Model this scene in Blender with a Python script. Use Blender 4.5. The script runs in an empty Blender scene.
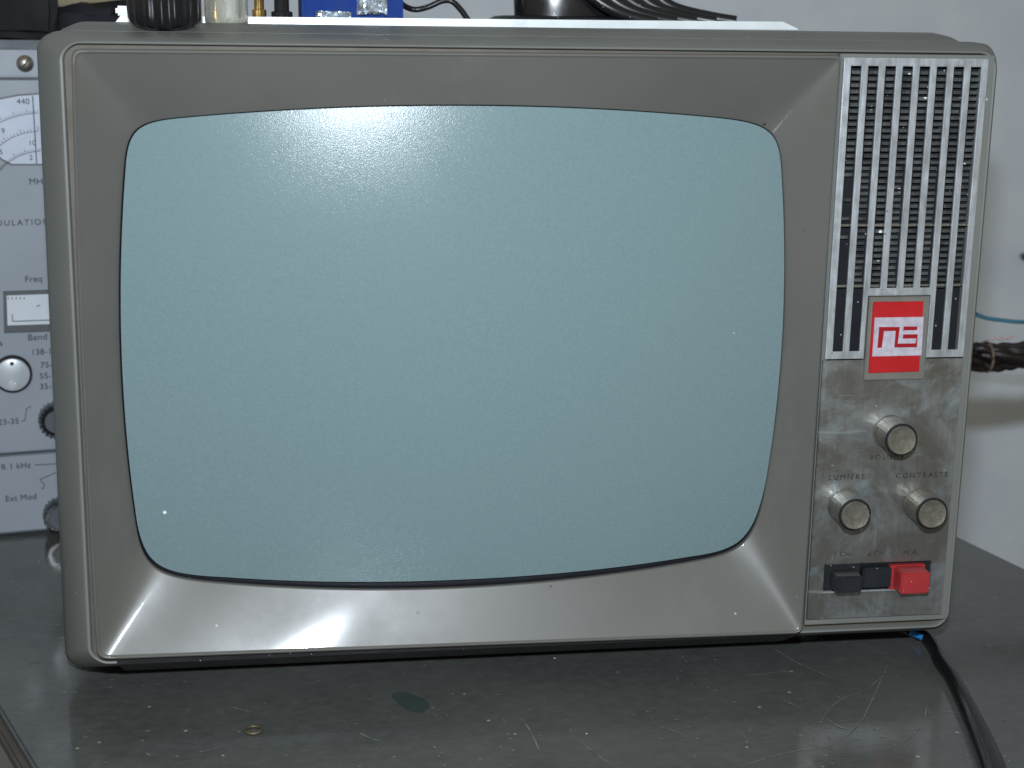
import bpy, bmesh, math, random
import numpy as np
from mathutils import Vector, Matrix
random.seed(7)
S = bpy.context.scene
COL = S.collection

# ------------------------------------------------------------------ camera
F = 1500.0
def _cam(nx, ny, hs):
    y = Vector((nx, ny, F)).normalized()
    t = -(y[0] + hs*y[1])/y[2]
    x = Vector((1, hs, t)).normalized()
    return x, y, x.cross(y)
CX, CY, CZ = _cam(-216, -365, -.02)          # world axes written in camera space (right, down, forward)
CAM = Vector((-.1, -.6, .278))
right = Vector((CX[0], CY[0], CZ[0])); down = Vector((CX[1], CY[1], CZ[1])); fwd = Vector((CX[2], CY[2], CZ[2]))
cd = bpy.data.cameras.new('camera'); cam = bpy.data.objects.new('camera', cd); COL.objects.link(cam)
cd.sensor_width = 36; cd.lens = F/1024*36; cd.clip_start = .01; cd.clip_end = 50
M = Matrix.Identity(4)
for i in range(3):
    M[i][0] = right[i]; M[i][1] = -down[i]; M[i][2] = -fwd[i]; M[i][3] = CAM[i]
cam.matrix_world = M
cd.dof.use_dof = True; cd.dof.focus_distance = .64; cd.dof.aperture_fstop = 15
S.camera = cam
# ------------------------------------------------------------------ light
w = bpy.data.worlds.new('World'); S.world = w; w.use_nodes = True
bg = w.node_tree.nodes['Background']; bg.inputs[0].default_value = (1.0, .94, .72, 1); bg.inputs[1].default_value = .19
def area(name, loc, target, sx, sy, power, col):
    l = bpy.data.lights.new(name, 'AREA'); l.shape = 'RECTANGLE'; l.size = sx; l.size_y = sy; l.energy = power; l.color = col
    o = bpy.data.objects.new(name, l); COL.objects.link(o); o.location = loc
    o.rotation_euler = (Vector(target)-Vector(loc)).to_track_quat('-Z', 'Y').to_euler()
    return o
area('camera_flash', CAM + Vector((-.008, -.01, .094)), (0.03, 0, .15), .032, .018, 5.6, (.82, .91, 1.0))
S.view_settings.view_transform = 'Standard'; S.view_settings.look = 'None'
S.view_settings.exposure = 0; S.view_settings.gamma = 1
S.render.engine = 'CYCLES'; S.render.resolution_x = 1024; S.render.resolution_y = 768

# ------------------------------------------------------------------ helpers
TZ = -.006                                   # table top height
def ray(px, py):
    c = Vector((px-512, py-384, F))
    return right*c[0] + down*c[1] + fwd*c[2]
def at(px, py, Y=None, Z=None):              # a point of the photograph at a chosen real depth or height
    d = ray(px, py); s = (Y-CAM.y)/d.y if Y is not None else (Z-CAM.z)/d.z
    return CAM + d*s
def on_plane(px, py, p0, n):
    d = ray(px, py); return CAM + d*((Vector(p0)-CAM).dot(n)/d.dot(n))
def empty(name, label, cat, loc=(0, 0, 0), group=None):
    o = bpy.data.objects.new(name, None); COL.objects.link(o); o.location = loc; o.empty_display_size = .02
    o['label'] = label; o['category'] = cat
    if group: o['group'] = group
    return o
def tag(o, label=None, cat=None, group=None, kind=None):
    if label: o['label'] = label
    if cat: o['category'] = cat
    if group: o['group'] = group
    if kind: o['kind'] = kind
    return o
def link(name, me, mat=None, parent=None, smooth=False, origin=None):
    if mat: me.materials.append(mat)
    o = bpy.data.objects.new(name, me); COL.objects.link(o)
    if origin is not None:
        o.location = origin
        for v in me.vertices: v.co -= Vector(origin)
    if parent:
        o.parent = parent
        o.matrix_parent_inverse = Matrix.Translation(-WORLD(parent))
    if smooth is True: me.polygons.foreach_set('use_smooth', [True]*len(me.polygons))
    elif smooth:
        me.polygons.foreach_set('use_smooth', [True]*len(me.polygons))
        me.set_sharp_from_angle(angle=math.radians(smooth))
    return o
def WORLD(o):
    v = Vector(o.location); p = o.parent
    if p: v = v            # locations are kept in world numbers: every parent inverse cancels its parent
    return v
def mesh(name, verts, faces, mat=None, parent=None, smooth=False, origin=None):
    me = bpy.data.meshes.new(name); me.from_pydata([tuple(v) for v in verts], [], faces); me.update()
    bm = bmesh.new(); bm.from_mesh(me); bmesh.ops.recalc_face_normals(bm, faces=bm.faces); bm.to_mesh(me); bm.free()
    return link(name, me, mat, parent, smooth, origin)
def bm_obj(name, bm, mat=None, parent=None, smooth=False, origin=None):
    me = bpy.data.meshes.new(name); bmesh.ops.recalc_face_normals(bm, faces=bm.faces); bm.to_mesh(me); bm.free()
    return link(name, me, mat, parent, smooth, origin)
def loft(loops, cap0=False, cap1=False, closed=True):
    n = len(loops[0]); V = [v for l in loops for v in l]; Fc = []
    for k in range(len(loops)-1):
        for i in range(n if closed else n-1):
            j = (i+1) % n
            Fc.append((k*n+i, k*n+j, (k+1)*n+j, (k+1)*n+i))
    if cap0: Fc.append(tuple(range(n))[::-1])
    if cap1: Fc.append(tuple((len(loops)-1)*n+i for i in range(n)))
    return V, Fc
def rrect(xl, xr, zb, zt, r, Y, m=8, ns=1):
    pts = []
    for cx, cz, a0 in ((xl+r, zt-r, 180), (xr-r, zt-r, 90), (xr-r, zb+r, 0), (xl+r, zb+r, -90)):
        for k in range(m+1):
            a = math.radians(a0 - 90*k/m); pts.append(Vector((cx+r*math.cos(a), Y, cz+r*math.sin(a))))
    return pts
def add_box(bm, x0, x1, y0, y1, z0, z1, rot=None, bev=0):
    r = bmesh.ops.create_cube(bm, size=1)
    vs = r['verts']
    for v in vs:
        v.co = Vector(((x0+x1)/2+v.co.x*(x1-x0), (y0+y1)/2+v.co.y*(y1-y0), (z0+z1)/2+v.co.z*(z1-z0)))
    if rot is not None:
        for v in vs: v.co = rot @ v.co
    if bev:
        es = list({e for v in vs for e in v.link_edges})
        bmesh.ops.bevel(bm, geom=es, offset=bev, segments=2, affect='EDGES')
def prism(name, poly, Y0, Y1, mat, parent, bev=0, smooth=False):
    """poly: world (x,z) list; extruded from Y0 (front) to Y1 (back)"""
    n = len(poly)
    V = [(x, Y0, z) for x, z in poly]+[(x, Y1, z) for x, z in poly]
    Fc = [tuple(range(n)), tuple(range(n, 2*n))[::-1]]+[(i, (i+1) % n, n+(i+1) % n, n+i) for i in range(n)]
    me = bpy.data.meshes.new(name); me.from_pydata(V, [], Fc); bm = bmesh.new(); bm.from_mesh(me)
    bmesh.ops.recalc_face_normals(bm, faces=bm.faces)
    if bev:
        es = [e for e in bm.edges if all(abs(v.co.y-Y0) < 1e-6 for v in e.verts)]
        bmesh.ops.bevel(bm, geom=es, offset=bev, segments=2, affect='EDGES')
    bm.to_mesh(me); bm.free()
    return link(name, me, mat, parent, smooth)
def pxpoly(pts, Y): return [(at(x, y, Y=Y).x, at(x, y, Y=Y).z) for x, y in pts]
def smooth_path(pts, n=8):
    P = [Vector(p) for p in pts]; P = [P[0]*2-P[1]]+P+[P[-1]*2-P[-2]]; out = []
    for i in range(1, len(P)-2):
        a, b, c, d = P[i-1:i+3]
        for k in range(n):
            t = k/n
            out.append(.5*((2*b)+(c-a)*t+(2*a-5*b+4*c-d)*t*t+(3*b-a-3*c+d)*t**3))
    out.append(P[-2]); return out
def tube_geo(path, rad, seg=12, flat=1.0, twist=None):
    loops = []; up = Vector((0, 0, 1))
    for i, p in enumerate(path):
        t = (path[min(i+1, len(path)-1)]-path[max(i-1, 0)]).normalized()
        u = t.cross(up)
        if u.length < .05: u = t.cross(Vector((0, 1, 0)))
        u.normalize(); v = u.cross(t)
        r = rad(i/(len(path)-1)) if callable(rad) else rad
        tw = twist(i/(len(path)-1)) if twist else 0
        loops.append([p + (u*math.cos(tw)+v*math.sin(tw))*math.cos(a)*r + (v*math.cos(tw)-u*math.sin(tw))*math.sin(a)*r*flat
                      for a in [2*math.pi*k/seg for k in range(seg)]])
    return loft(loops, True, True)
def tube(name, path, rad, mat, parent=None, seg=12, flat=1.0, twist=None, origin=None):
    V, Fc = tube_geo(path, rad, seg, flat, twist); return mesh(name, V, Fc, mat, parent, 60, origin)
def merge_geo(parts):
    V = []; Fc = []
    for v, f in parts:
        o = len(V); V += list(v); Fc += [tuple(i+o for i in t) for t in f]
    return V, Fc
def lathe(name, prof, mat, parent=None, seg=48, Mx=None, flute=None, smooth=35, origin=None):
    """prof: (radius, height) along +Z, placed by matrix Mx"""
    loops = []
    for r, h in prof:
        l = []
        for k in range(seg):
            a = 2*math.pi*k/seg; rr = r
            if flute: rr = r*(1+flute(a, h))
            p = Vector((rr*math.cos(a), rr*math.sin(a), h)); l.append(Mx @ p if Mx else p)
        loops.append(l)
    V, Fc = loft(loops, True, True); return mesh(name, V, Fc, mat, parent, smooth, origin)
FRONT = Matrix.Rotation(math.radians(90), 4, 'X')      # +Z of a lathe becomes -Y (towards the viewer)
def text(name, s, loc, size, mat, parent, spacing=1.0, M3=None, ext=.00008, shear=0):
    cu = bpy.data.curves.new(name, 'FONT'); cu.body = s; cu.size = size; cu.align_x = 'CENTER'; cu.align_y = 'CENTER'
    cu.space_character = spacing; cu.extrude = ext;  cu.shear = shear
    tmp = bpy.data.objects.new('tmp', cu); COL.objects.link(tmp)
    bpy.context.view_layer.update()
    me = bpy.data.meshes.new_from_object(tmp.evaluated_get(bpy.context.evaluated_depsgraph_get()))
    bpy.data.objects.remove(tmp); bpy.data.curves.remove(cu)
    me.name = name
    R = (M3 or Matrix.Rotation(math.radians(90), 3, 'X')).to_4x4()
    me.transform(Matrix.Translation(loc) @ R); me.materials.clear()
    return link(name, me, mat, parent)

# ------------------------------------------------------------------ materials
class NT:
    def __init__(s, name):
        s.m = bpy.data.materials.new(name); s.m.use_nodes = True; s.t = s.m.node_tree; s.n = s.t.nodes; s.l = s.t.links
        s.b = s.n['Principled BSDF']; s.co = None
    def set(s, **k):
        for a, v in k.items(): s.b.inputs[a.replace('_', ' ')].default_value = v
        return s
    def node(s, ty, **k):
        x = s.n.new(ty)
        for a, v in k.items(): setattr(x, a, v)
        return x
    def coord(s, scale=(1, 1, 1), rot=(0, 0, 0)):
        if not s.co: s.co = s.node('ShaderNodeTexCoord')
        mp = s.node('ShaderNodeMapping'); mp.inputs['Scale'].default_value = scale; mp.inputs['Rotation'].default_value = rot
        s.l.new(s.co.outputs['Object'], mp.inputs['Vector']); return mp.outputs[0]
    def noise(s, scale, detail=4, rough=.55, map=(1, 1, 1), rot=(0, 0, 0), dist=0):
        x = s.node('ShaderNodeTexNoise'); x.inputs['Scale'].default_value = scale; x.inputs['Detail'].default_value = detail
        x.inputs['Roughness'].default_value = rough; x.inputs['Distortion'].default_value = dist
        s.l.new(s.coord(map, rot), x.inputs['Vector']); return x.outputs['Fac']
    def vor(s, scale, map=(1, 1, 1), rnd=1):
        x = s.node('ShaderNodeTexVoronoi'); x.inputs['Scale'].default_value = scale; x.inputs['Randomness'].default_value = rnd
        s.l.new(s.coord(map), x.inputs['Vector']); return x
    def ramp(s, fac, a, b, lo=0., hi=1.):
        x = s.node('ShaderNodeMapRange'); x.inputs[1].default_value = a; x.inputs[2].default_value = b
        x.inputs[3].default_value = lo; x.inputs[4].default_value = hi; s.l.new(fac, x.inputs[0]); return x.outputs[0]
    def mul(s, a, b, op='MULTIPLY'):
        x = s.node('ShaderNodeMath', operation=op)
        for i, v in enumerate((a, b)):
            if isinstance(v, (int, float)): x.inputs[i].default_value = v
            else: s.l.new(v, x.inputs[i])
        return x.outputs[0]
    def mix(s, fac, a, b):
        x = s.node('ShaderNodeMix', data_type='RGBA')
        if isinstance(fac, (int, float)): x.inputs[0].default_value = fac
        else: s.l.new(fac, x.inputs[0])
        for i, v in ((6, a), (7, b)):
            if isinstance(v, tuple): x.inputs[i].default_value = (*v, 1)
            else: s.l.new(v, x.inputs[i])
        return x.outputs[2]
    def dots(s, scale, keep, size=.25):
        """sparse small specks: voronoi cells kept at random"""
        v = s.vor(scale); sep = s.node('ShaderNodeSeparateColor'); s.l.new(v.outputs['Color'], sep.inputs[0])
        a = s.ramp(v.outputs['Distance'], size, size*.6); b = s.mul(sep.outputs[0], 1-keep, 'GREATER_THAN')
        return s.mul(a, b)
    def base(s, o): s.l.new(o, s.b.inputs['Base Color']); return s
    def rough(s, o): s.l.new(o, s.b.inputs['Roughness']); return s
    def bump(s, h, strength=.2, dist=.0005):
        x = s.node('ShaderNodeBump'); x.inputs['Strength'].default_value = strength; x.inputs['Distance'].default_value = dist
        s.l.new(h, x.inputs['Height'])
        s.l.new(x.outputs[0], s.b.inputs['Normal']); return s
def simple(name, col, rough=.5, metal=0, var=.12, scale=60, bump=0, bscale=800, dust=0, dustcol=(.6, .62, .6), coat=0):
    t = NT(name).set(Roughness=rough, Metallic=metal)
    if coat: t.set(Coat_Weight=coat, Coat_Roughness=.15)
    f = t.ramp(t.noise(scale, 5), .3, .7)
    d = tuple(max(0, c*(1-var)) for c in col); u = tuple(min(1, c*(1+var)) for c in col)
    c = t.mix(f, d, u)
    if dust: c = t.mix(t.mul(t.dots(dust*3, .03, .3), .6), c, dustcol)
    t.base(c); t.rough(t.ramp(t.noise(scale*1.7, 4), .2, .8, max(.02, rough-.08), min(1, rough+.1)))
    if bump: t.bump(t.noise(bscale, 3), bump)
    return t.m

# grey-olive moulded plastic of the set
def plastic(name, col, rough, dustk=.03, bump=.06, coat=None):
    t = NT(name).set(Specular_IOR_Level=.5)
    if coat: t.set(Coat_Weight=coat[0], Coat_Roughness=coat[1])
    n = t.ramp(t.noise(14, 6, .6), .3, .7)
    c = t.mix(n, tuple(x*.93 for x in col), tuple(x*1.08 for x in col))
    smear = t.ramp(t.noise(22, 6, .7, (1, 1, .35)), .56, .75, 0, .12)
    c = t.mix(smear, c, (.3, .29, .26))
    c = t.mix(t.mul(t.dots(260, dustk, .16), .7), c, (.55, .55, .52))
    c = t.mix(t.mul(t.dots(170, .012, .17), .8), c, (.02, .02, .02))
    t.base(c); t.rough(t.ramp(t.noise(35, 6, .65), .25, .75, rough-.03, rough+.07))
    t.bump(t.noise(900, 3), bump, .0003); return t.m
M_case = plastic('case_plastic', (.165, .168, .155), .40)
M_bez = plastic('bezel_plastic', (.121, .117, .105), .38, .02, .012, (.34, .075))
M_groove = simple('groove_brown', (.10, .085, .065), .6)
M_black = simple('black_plastic', (.012, .012, .014), .35, dust=300)
M_blackgap = simple('black_rubber', (.01, .011, .016), .45)
M_black_gloss = simple('black_gloss', (.01, .01, .011), .15, coat=.5)

def screen_mat():
    t = NT('screen_glass').set(IOR=1.5, Specular_IOR_Level=.17, Coat_Weight=.14, Coat_Roughness=.34)
    n = t.ramp(t.noise(900, 2), .3, .7)
    c = t.mix(n, (.158, .224, .236), (.182, .252, .264))
    big = t.ramp(t.noise(6, 2), .35, .65)
    c = t.mix(t.mul(big, .35), c, (.175, .25, .255))
    c = t.mix(t.mul(t.dots(420, .0022, .14), .9), c, (.8, .85, .85))
    c = t.mix(t.mul(t.dots(150, .003, .1), .9), c, (.05, .06, .06))
    t.base(c); t.rough(t.ramp(t.noise(50, 3), .3, .7, .15, .19))
    t.bump(t.noise(1900, 2, .7), .5, .00011); return t.m
M_screen = screen_mat()
def metal_panel():
    t = NT('brushed_aluminium').set(Metallic=.8, Anisotropic=.75, Anisotropic_Rotation=0.0)
    tg = t.node('ShaderNodeTangent', direction_type='RADIAL', axis='Z'); t.l.new(tg.outputs[0], t.b.inputs['Tangent'])
    st = t.noise(60, 5, .6, (9, 1, .5)); f = t.ramp(st, .3, .7)
    c = t.mix(f, (.34, .345, .34), (.44, .45, .45))
    big = t.ramp(t.noise(28, 5, .65, dist=.8), .42, .60); c = t.mix(t.mul(big, .75), c, (.21, .195, .165))
    sc1 = t.ramp(t.noise(30, 2, .5, (1, 1, 9), (0, .6, 0)), .66, .70); c = t.mix(t.mul(sc1, .35), c, (.75, .8, .82))
    bl = t.ramp(t.noise(45, 6, .7, (1, 1, 1), dist=.6), .52, .72)
    c = t.mix(t.mul(bl, .8), c, (.55, .64, .70))
    dk = t.ramp(t.noise(70, 6, .7), .55, .75); c = t.mix(t.mul(dk, .75), c, (.14, .14, .125))
    c = t.mix(t.mul(t.dots(330, .05, .16), .8), c, (.85, .9, .9))
    t.base(c); t.rough(t.ramp(t.noise(80, 5, .7), .3, .7, .3, .55)); t.bump(st, .15, .0002); return t.m
M_panel = metal_panel()
def grille_metal():
    t = NT('grille_aluminium').set(Metallic=.6)
    n = t.ramp(t.noise(500, 4, .6, (1, 1, .15)), .3, .7)
    c = t.mix(n, (.38, .40, .42), (.62, .65, .68)); c = t.mix(t.mul(t.dots(300, .04, .2), .6), c, (.2, .2, .18))
    t.base(c); t.rough(t.ramp(t.noise(200, 4), .3, .7, .3, .5)); return t.m
M_grille = grille_metal()
M_knob = simple('knob_metal', (.25, .235, .20), .36, .75, .25, 250, .2, 900, 260, (.9, .9, .85))
M_knobtip = simple('knob_tip', (.31, .29, .24), .3, .7, .2, 300, .3, 700, 300, (.95, .95, .9))
def louvre_mat():
    t = NT('louvre_grey').set(Roughness=.45)
    n = t.ramp(t.noise(90, 5, .7), .35, .7)
    c = t.mix(n, (.015, .017, .019), (.10, .105, .10))
    c = t.mix(t.mul(t.dots(260, .09, .28), 1), c, (.75, .78, .75)); t.base(c); return t.m
M_louvre = louvre_mat()
M_deep = simple('speaker_dark', (.006, .007, .009), .95, dust=250)
M_red = simple('badge_red', (.44, .012, .016), .35, bump=.05)
M_badgeplate = simple('badge_white', (.46, .42, .48), .5, var=.2, scale=300)
M_badgeframe = simple('badge_frame', (.16, .15, .13), .5)
M_btn_red = simple("button_red", (.36, .030, .034), .38, dust=300)
M_btn_black = simple('button_black', (.018, .02, .023), .3, dust=260)
M_ink = simple('print_ink', (.018, .018, .016), .6)
M_ink_worn = NT('worn_ink')
M_ink_worn.base(M_ink_worn.mix(M_ink_worn.ramp(M_ink_worn.noise(900, 3, .7), .5, .6), (.015, .015, .014), (.07, .07, .065))).set(Roughness=.6)
M_ink_worn = M_ink_worn.m
M_handle = simple('handle_white', (.78, .82, .83), .3, .1, .06)
M_equip = simple('instrument_paint', (.295, .33, .375), .5, 0, .05, 20, .04)
M_equip_dark = simple('instrument_dark', (.09, .10, .11), .45)
M_equip_case = simple('instrument_case', (.055, .065, .08), .5)
M_dial = simple('dial_card', (.55, .60, .72), .5, 0, .04)
M_dialwhite = simple('meter_card', (.66, .70, .76), .3, 0, .04)
M_steel = simple('steel', (.42, .40, .36), .3, .9)
M_pale = simple('pale_knob_cap', (.52, .55, .58), .35, .2, .05)

def table_mat():
    t = NT('table_laminate').set(Specular_IOR_Level=.5)
    n = t.ramp(t.noise(9, 7, .65), .3, .7)
    c = t.mix(n, (.052, .056, .053), (.096, .096, .089))
    grain = t.ramp(t.noise(170, 6, .75, (.8, 1.1, 1), (0, 0, .3)), .42, .72, 0, .5); c = t.mix(grain, c, (.125, .122, .115))
    # wiped smears and crumbs
    sm = t.ramp(t.noise(34, 7, .75, (1, .4, 1), (0, 0, .9), dist=1), 58/100, .78, 0, .5); c = t.mix(sm, c, (.13, .145, .14))
    c = t.mix(t.mul(t.dots(120, .14, .11), .9), c, (.36, .33, .28))
    c = t.mix(t.mul(t.dots(210, .12, .16), .7), c, (.20, .21, .19))
    c = t.mix(t.mul(t.dots(80, .05, .06), 1), c, (.8, .8, .75))
    t.base(c); t.rough(t.ramp(t.noise(26, 6, .7), .3, .75, .07, .24))
    t.bump(t.noise(420, 3, .6, (.5, 1.3, 1)), .16, .0003); return t.m
M_table = table_mat()
M_edge = simple('table_edge', (.075, .066, .058), .6)
M_scratch = simple('scratch_pale', (.16, .165, .15), .6, var=.5, scale=200)
M_floor = simple('floor_lino', (.30, .31, .36), .5, 0, .12, 5)
M_wall = simple('wall_paint', (.82, .88, 1.0), .75, 0, .07, 14, .25, 90)
M_blue = simple('blue_card', (.003, .035, .22), .8)
M_foil = simple('foil', (.75, .8, .85), .2, .8, .15, 200, 1, 150)
M_brass = simple('brass', (.55, .36, .12), .3, .9, .3, 200)
M_tan = simple('tan_wood', (.22, .17, .08), .5)
M_brownbundle = simple('brown_sleeve', (.014, .009, .008), .45, 0, .4, 200, .6, 400, 100, (.6, .5, .48))
M_bluewire = simple('blue_wire', (.045, .17, .25), .4)
M_bluetape = simple('blue_tape', (.03, .22, .55), .4)

# ------------------------------------------------------------------ setting
wy = .72
o = mesh('wall', [(-3, wy, -.76), (3, wy, -.76), (3, wy, 2.2), (-3, wy, 2.2), (-3, wy+.1, -.76), (3, wy+.1, -.76), (3, wy+.1, 2.2), (-3, wy+.1, 2.2)],
         [(0, 1, 2, 3), (5, 4, 7, 6), (0, 3, 7, 4), (1, 5, 6, 2), (3, 2, 6, 7), (0, 4, 5, 1)], M_wall); tag(o, kind='structure')
o = mesh('floor', [(-3, -2, -.756), (3, -2, -.756), (3, wy+.1, -.756), (-3, wy+.1, -.756)], [(0, 1, 2, 3)], M_floor); tag(o, kind='structure')

# table: a turned top with a cut corner at the left
tl0 = at(0, 710, Z=TZ); tl1 = at(35, 768, Z=TZ); tr0 = at(955, 535, Z=TZ); tr1 = at(1024, 568, Z=TZ)
dl = (tl1-tl0).normalized(); dr = (tr1-tr0).normalized()
poly = [tl0-dl*.03, tl0, tl1, tl1+dl*.36, tr1+dr*.60, tr1, tr0, tr0-dr*.42, Vector((-.60, .62, TZ)), Vector((-.66, .12, TZ))]
poly = [Vector((p.x, p.y, 0)) for p in poly]
table = empty('table', 'dark grey scratched laminate tabletop that carries the television', 'table', (0.05, 0.0, -.75))
def table_slab(name, inset, z1, z0, mat):
    c = Vector((-.03, .05, 0)); n = len(poly)
    pts = [p + (c-p).normalized()*inset for p in poly]
    V = [(p.x, p.y, z1) for p in pts]+[(p.x, p.y, z0) for p in pts]
    me = bpy.data.meshes.new(name); me.from_pydata(V, [], [tuple(range(n)), tuple(range(n, 2*n))[::-1]]+[(i, (i+1) % n, n+(i+1) % n, n+i) for i in range(n)])
    bm = bmesh.new(); bm.from_mesh(me); bmesh.ops.recalc_face_normals(bm, faces=bm.faces)
    bmesh.ops.bevel(bm, geom=[e for e in bm.edges if all(abs(v.co.z-z1) < 1e-6 for v in e.verts)], offset=.0012, segments=2, affect='EDGES')
    bm.to_mesh(me); bm.free(); return link(name, me, mat, table)
table_slab('tabletop', 0, TZ, TZ-.004, M_table)
table_slab('edge_band', -.0035, TZ-.0042, TZ-.009, M_edge)
for lx, ly in ((-.1, -.12), (.24, -.2), (.14, .42), (-.48, .45)):
    bm = bmesh.new(); add_box(bm, lx-.02, lx+.02, ly-.02, ly+.02, -.755, TZ-.0095, bev=.003); bm_obj('leg', bm, M_edge, table)
# scratches: thin scuffed lines in the laminate
rs = random.Random(3)
def ribbon(pts, wd):
    V = []; Fc = []
    for i, p in enumerate(pts):
        t = (pts[min(i+1, len(pts)-1)]-pts[max(i-1, 0)]).normalized(); s = Vector((-t.y, t.x, 0))
        ww = wd*(.4+.9*rs.random()) if 0 < i < len(pts)-1 else wd*.1
        V += [p+s*ww/2, p-s*ww/2]
        if i: Fc.append((2*i-2, 2*i-1, 2*i+1, 2*i))
    return V, Fc
def tpath(px): return smooth_path([at(x, y, Z=TZ+.00025) for x, y in px], 6)
scr = []
for px, wd in [([(890, 668), (868, 688), (840, 700), (825, 715), (812, 742)], .0003), ([(888, 664), (872, 700), (858, 725), (830, 745), (790, 752), (735, 768)], .00035),
               ([(927, 705), (922, 725), (905, 740), (880, 752)], .00028), ([(773, 648), (800, 664), (838, 680)], .0006), ([(745, 676), (768, 673), (792, 671)], .0004),
               ([(580, 741), (600, 757), (625, 772)], .0004), ([(348, 687), (358, 685), (366, 683)], .0005), ([(305, 684), (314, 682), (322, 680)], .0004),
               ([(783, 700), (790, 703), (796, 705)], .0005), ([(827, 719), (838, 726), (848, 729)], .0009), ([(520, 718), (530, 730), (540, 752)], .0006),
               ([(227, 706), (240, 709), (250, 712)], .0005), ([(200, 752), (210, 750), (218, 748)], .0007), ([(27, 663), (36, 662), (42, 661)], .0006),
               ([(360, 733), (370, 738), (380, 741)], .0008), ([(660, 727), (672, 730), (684, 735)], .0004), ([(940, 712), (952, 712), (965, 713)], .0004)]:
    scr.append(ribbon(tpath(px), wd))
for k in range(46):
    x = rs.uniform(5, 1010); y = rs.uniform(675, 768); a = rs.uniform(-.6, .5); L = rs.uniform(2, 8)
    if x < 60 and y > 700: continue
    scr.append(ribbon([at(x+math.cos(a)*L*t, y+math.sin(a)*L*t*.6, Z=TZ+.0003) for t in (0, .4, 1)], rs.uniform(.0003, .0008)))
# more scuffs in little clusters
for cx, cy in ((530, 725), (850, 722), (300, 700), (640, 715), (420, 742), (700, 690), (120, 735)):
    for k in range(7):
        x = cx+rs.gauss(0, 22); y = cy+rs.gauss(0, 9); a = rs.uniform(-.5, 1.2); Lc = rs.uniform(1.5, 7)
        scr.append(ribbon([at(x+math.cos(a)*Lc*t, y+math.sin(a)*Lc*t*.7, Z=TZ+.0003) for t in (0, .4, 1)], rs.uniform(.0003, .0010)))
st = [at(411+18*math.cos(t*.3927)+rs.uniform(-3, 3), 702+9*math.sin(t*.3927)+5*math.cos(t*.3927), Z=TZ+.0002) for t in range(16)]
o = mesh('stain', st, [tuple(range(16))], simple('teal_stain', (.046, .062, .060), .15), table)
V, Fc = merge_geo(scr); o = mesh('scratches', V, Fc, M_scratch, table); o['kind'] = 'stuff'

# ------------------------------------------------------------------ television
tv = empty('television', 'grey portable television with blank blue-grey screen, speaker grille and knobs, centre of the photo', 'television', (0, .08, TZ))
# the left flank bows out a little: measured against height
def fitx(px, Y):
    q = [at(x, y, Y=Y) for x, y in px]; return np.polyfit([p.z for p in q], [p.x for p in q], 2)
outL = fitx([(38.5, 80), (40.5, 180), (44, 300), (49, 400), (54, 480), (58.6, 560), (65.5, 640)], .035)
rimL = fitx([(72, 70), (75.5, 180), (79.8, 300), (86.5, 430), (93.3, 540), (99, 640)], 0)
def bow_rim(z): return float(np.polyval(rimL, z))+.1855
def bow_out(z): return float(np.polyval(outL, z))+.2008
def bow(v):
    w = min(1, max(0, (-v.x-.14)/.03)); k = min(1, max(0, (-v.x-.187)/.0135))
    return Vector((v.x+w*((1-k)*bow_rim(v.z)+k*bow_out(v.z)), v.y, v.z))
# cabinet
L = []
L.append(rrect(-.1888, .1870, .0140, .2676, .006, .012))
L.append(rrect(-.1888, .1870, .0140, .2676, .006, .0052))
L.append(rrect(-.1892, .1875, .0136, .2680, .0064, .0043))
L.append(rrect(-.1899, .1883, .0130, .2686, .0072, .0041))
L.append(rrect(-.1908, .1893, .0122, .2692, .0085, .0050))
L.append(rrect(-.1985, .1978, .0030, .2708, .0074, .0240))
L.append(rrect(-.2005, .1998, .0005, .2718, .0072, .0300))
L.append(rrect(-.2008, .2002, 0.000, .2722, .0072, .0400))
L.append(rrect(-.2003, .1997, .0005, .2718, .0072, .0470))
L.append(rrect(-.1990, .1984, .0018, .2704, .0085, .0475))
L.append(rrect(-.1990, .1984, .0018, .2704, .0085, .0495))
L.append(rrect(-.2003, .1992, .0005, .2722, .0095, .0500))
L.append(rrect(-.2000, .1990, .0005, .2745, .0100, .0600))
L.append(rrect(-.1990, .1990, .0005, .2758, .0100, .0750))
L.append(rrect(-.1980, .1985, .0010, .2756, .0110, .0850))
L.append(rrect(-.1960, .1960, .0020, .2735, .0200, .1100))
L.append(rrect(-.1880, .1880, .0040, .2680, .0220, .1550))
L.append(rrect(-.1300, .1300, .0250, .2250, .0300, .2050))
L.append(rrect(-.0800, .0800, .0500, .1800, .0300, .2450))
L = [[bow(v) for v in l] for l in L]
V, Fc = loft(L, False, True); cab = mesh('cabinet', V, Fc, M_case, tv, 32)
# inner groove behind the mask
V, Fc = loft([[bow(v) for v in q] for q in (rrect(-.1892, .1872, .0138, .2678, .006, .0072), rrect(-.1820, .1820, .020, .2615, .006, .0076))])
mesh('mask_recess', V, Fc, M_groove, tv)
# black strip standing in for the shade under the mask, plus four feet
V = [(x, y, z) for x in (-.1800, .1185) for y, z in ((.0034, .0166), (.0030, .0128), (.0285, -.0014), (.040, -.0014), (.040, .0060), (.012, .0166))]
mesh('shade_strip', V, [tuple(range(6)), tuple(range(6, 12))[::-1]]+[(i, (i+1) % 6, 6+(i+1) % 6, 6+i) for i in range(6)], M_black, tv)
for fx, fy in ((-.15, .045), (.135, .045), (-.13, .15), (.13, .15)):
    lathe('foot', [(.0, TZ+.0002), (.0085, TZ+.0002), (.0095, TZ+.002), (.0095, .006), (0, .006)], M_black, tv, 28, Matrix.Translation((fx, fy, 0)))

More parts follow.
